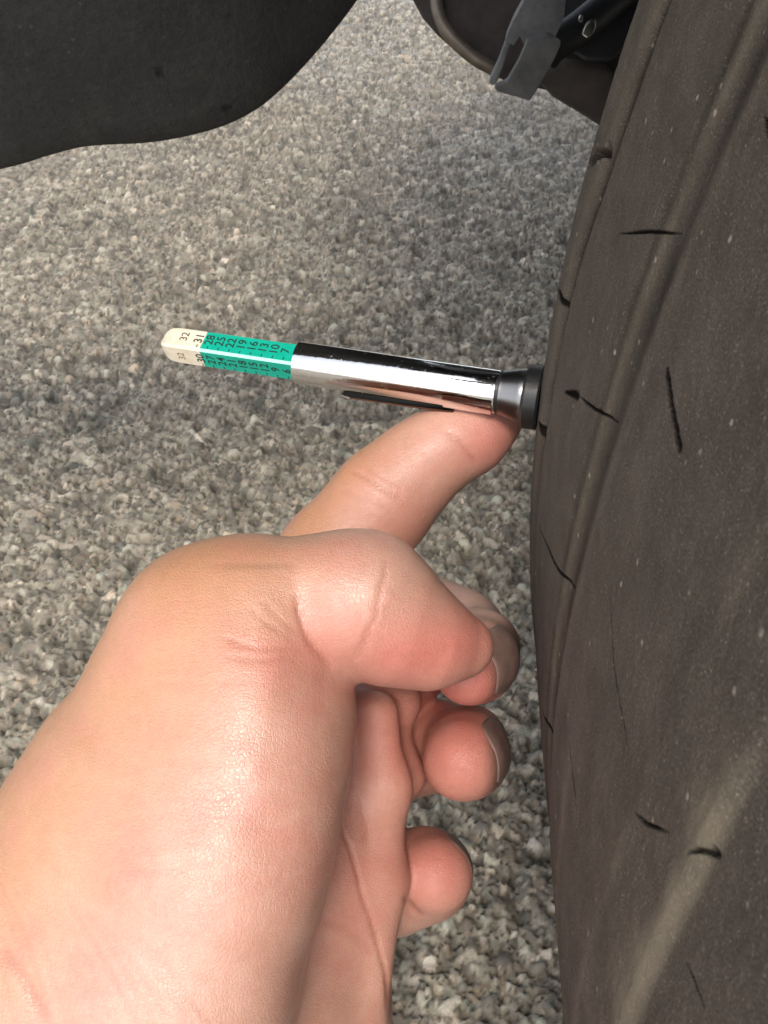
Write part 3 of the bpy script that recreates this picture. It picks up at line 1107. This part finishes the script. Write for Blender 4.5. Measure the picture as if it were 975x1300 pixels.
    crease([(462, 592), (488, 608), (510, 620)], .5, .14, .17, .205)
    crease([(430, 620), (462, 636), (498, 648)], .6, .12, .17, .205)
    crease([(562, 545), (580, 558), (594, 574), (604, 588)], .42, .34, .17, .21)
    crease([(512, 1138), (522, 1150), (534, 1163)], .6, .4, .18, .23)
    V = V - N * dep[:, None]
    # tiny unevenness of flesh
    V = V + N * ((vnoise(px * .018, py * .018, 31) - .5) * 0.00035)[:, None]

    # skin colour zones
    def zone(x, y, rx, ry, z0=0, z1=9):
        k = np.exp(-((px - x) / rx) ** 2 - ((py - y) / ry) ** 2)
        return k * ((V[:, 2] > z0) & (V[:, 2] < z1))
    blush = .95 * zone(520, 835, 85, 55, 0, .19) + .5 * zone(600, 800, 45, 50, 0, .19) + .3 * zone(400, 815, 35, 40, 0, .18) + .3 * zone(340, 850, 70, 60, 0, .18)
    blush += 1.0 * zone(590, 880, 60, 40, .18) + .95 * zone(585, 965, 60, 60, .18) + .9 * zone(555, 1105, 55, 55, .18)
    blush += .5 * zone(480, 920, 60, 80, .18) + .3 * zone(460, 1080, 60, 180, .17) + .75 * zone(625, 560, 50, 45, .18) + .35 * zone(500, 640, 70, 60, .18)
    blush += .12 * zone(330, 1080, 90, 150, 0, .17)
    axis_u = (px * .84 + py * .54)
    warm_lit = smooth(810, 580, axis_u) * (V[:, 2] < .2)  # warm sunlight on the left of hand and index, put into skin colour
    warm_lit = np.clip(warm_lit + .6 * smooth(470, 400, px + .6 * (py - 640)) * (py < 710) * (V[:, 2] > .185), 0, 1)
    thick = V[:, 2]
    tip_shade = smooth(.35, .9, N[:, 0]) * ((px > 560) & (py > 740) & (py < 1030) & (V[:, 2] > .183))  # shade on fingertip sides facing the tyre, put into the skin colour
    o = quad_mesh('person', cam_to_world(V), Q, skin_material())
    attr(o, 'blush', np.clip(blush, 0, 1)); attr(o, 'tan', warm_lit); attr(o, 'fold', np.clip(line, 0, 1)); attr(o, 'grime', tip_shade)
    tag(o, 'left hand and wrist of a person, index finger holding the chrome gauge, other fingers curled', 'hand')

    # finger nails: thin curved plates lying on the back of each curled tip
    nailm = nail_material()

    from mathutils.bvhtree import BVHTree
    bvh = BVHTree.FromPolygons([tuple(v) for v in V.tolist()], [tuple(q) for q in Q.tolist()])

    def nail(centre, axis_dir, out_dir, half_len, half_w):
        """a thin curved plate moulded over the back of the finger tip"""
        a = axis_dir / np.linalg.norm(axis_dir)
        u = out_dir - a * (out_dir @ a); u /= np.linalg.norm(u)
        w = np.cross(a, u)
        nr, na = 14, 56
        VV, row = [], []
        for i in range(nr):
            rr = (i + .02) / (nr - 1 + .02)
            for k in range(na):
                t = 2 * math.pi * k / na
                ct, st = math.cos(t), math.sin(t)
                sup = (abs(ct) ** 3.2 + abs(st) ** 3.2) ** (-1 / 3.2)
                o_ = centre + a * ct * sup * rr * half_len + w * st * sup * rr * half_w + u * .03
                hit_, nrm, _, _ = bvh.ray_cast(Vector(o_), Vector(-u), .06)
                if hit_ is None:
                    hit_, nrm, _, _ = bvh.find_nearest(Vector(o_ - u * .025))
                VV.append(np.array(hit_) + u * (0.00006 + .00032 * max(0, 1 - rr ** 4) ** .5))
        VV = np.array(VV)
        g = VV.reshape(nr, na, 3)
        for _ in range(4):                         # even out the plate
            g[1:-1] = .5 * g[1:-1] + .125 * (g[2:] + g[:-2] + np.roll(g, 1, 1)[1:-1] + np.roll(g, -1, 1)[1:-1])
        faces = [(i * na + k, i * na + (k + 1) % na, (i + 1) * na + (k + 1) % na, (i + 1) * na + k) for i in range(nr - 1) for k in range(na)]
        faces.append(tuple(range(na))[::-1])
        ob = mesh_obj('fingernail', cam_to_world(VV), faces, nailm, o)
        md = ob.modifiers.new('thickness', 'SOLIDIFY'); md.thickness = 0.0002; md.offset = -1
    def n3(name, k): return pc(*HAND[name][k][:3])
    for name in ('middle', 'ring'):
        tip, mid = n3(name, 5), n3(name, 3)
        ad = tip - mid
        nail(tip * .72 + mid * .28 + ad * .05, ad, np.array([1.0, -.25, .1]), .0075, .0062)
    tip, mid = n3('pinky', 3), n3('pinky', 1)
    nail(tip, tip - mid, np.array([.5, -.1, 1.0]), .006, .0052)
    tip, mid = n3('thumb', 6), n3('thumb', 4)
    nail(tip * .7 + mid * .3, tip - mid, np.array([.35, -.55, .9]), .0085, .0075)
    return o


def skin_material():
    n = Nodes('skin')
    blush, warm_lit, fold, tip_shade = n.attr('blush'), n.attr('tan'), n.attr('fold'), n.attr('grime')
    mott = n.noise(140, 5, .6)
    col = n.ramp(mott, [(0.3, (.56, .295, .215)), (0.7, (.63, .365, .275))])
    col = n.mix(n.math('MULTIPLY', warm_lit, .8), col, n.ramp(n.noise(300, 4, .6), [(0.3, (.54, .255, .125)), (0.7, (.61, .305, .155))]))
    col = n.mix(n.math('MULTIPLY', blush, .85), col, n.ramp(n.noise(220, 4, .6), [(0.3, (.54, .15, .12)), (0.7, (.62, .195, .155))]))
    blotch = n.noise(75, 5, .7)
    col = n.mix(n.ramp(blotch, [(0.48, 0), (0.68, .45)]), col, (.57, .205, .16))
    fine = n.noise(900, 4, .65)
    col = n.mix(.35, col, n.ramp(fine, [(0.3, .86), (0.7, 1.1)]), 'MULTIPLY')
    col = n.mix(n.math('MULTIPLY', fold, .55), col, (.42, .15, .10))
    col = n.mix(n.math('MULTIPLY', tip_shade, .85), col, (.12, .07, .055))
    n.base(col)
    n.set(sss=.22, spec=.5, coat=.7)
    n.bsdf.inputs['Coat Roughness'].default_value = .26
    n.bsdf.inputs['Subsurface Radius'].default_value = (1.0, .32, .16)
    n.bsdf.inputs['Subsurface Scale'].default_value = .0022
    shine = n.math('MULTIPLY', n.ramp(blush, [(0.05, 1), (0.5, .12)]), n.ramp(n.noise(120, 4, .6), [(0.3, .35), (0.65, .75)]))
    n.l(shine, n.bsdf.inputs['Coat Weight'])
    # fine skin relief: polygonal cells plus drawn-out wrinkles
    warp = n.n('VectorMath', operation='MULTIPLY_ADD')
    nz = n.n('TexNoise'); nz.inputs['Scale'].default_value = 260
    n.l(n.pos(), nz.inputs['Vector'])
    warp.inputs[1].default_value = (.0012, .0012, .0012)
    n.l(nz.outputs['Color'], warp.inputs[0]); n.l(n.pos(), warp.inputs[2])
    cells = n.voronoi(1500, 'DISTANCE_TO_EDGE', warp.outputs[0])
    cells2 = n.voronoi(2900, 'DISTANCE_TO_EDGE', warp.outputs[0])
    mp = n.n('Mapping'); mp.inputs['Rotation'].default_value = (.5, .2, .9); mp.inputs['Scale'].default_value = (420, 1500, 420)
    n.l(warp.outputs[0], mp.inputs['Vector'])
    wr = n.n('TexNoise'); wr.inputs['Scale'].default_value = 1.0; wr.inputs['Detail'].default_value = 4
    n.l(mp.outputs[0], wr.inputs['Vector'])
    hgt = n.math('ADD', n.ramp(cells, [(0, 0), (0.16, 1)]), n.math('MULTIPLY', n.ramp(cells2, [(0, 0), (0.2, 1)]), .5))
    hgt = n.math('ADD', hgt, n.math('MULTIPLY', wr.outputs['Fac'], 1.4))
    cb = n.n('Bump'); cb.inputs['Distance'].default_value = .00005; cb.inputs['Strength'].default_value = .4
    n.l(hgt, cb.inputs['Height']); n.l(cb.outputs[0], n.bsdf.inputs['Coat Normal'])
    n.bump(hgt, .00007, .6)
    n.l(n.ramp(n.noise(500, 4, .6), [(0.3, .32), (0.7, .46)]), n.bsdf.inputs['Roughness'])
    return n.m


def nail_material():
    n = Nodes('nail')
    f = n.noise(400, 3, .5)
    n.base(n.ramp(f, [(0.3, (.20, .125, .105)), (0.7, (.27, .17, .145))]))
    n.set(rough=.3, spec=.5, sss=.1)
    n.bsdf.inputs['Subsurface Scale'].default_value = .001
    return n.m


build_ground()
build_car()
build_gauge()
build_hand()
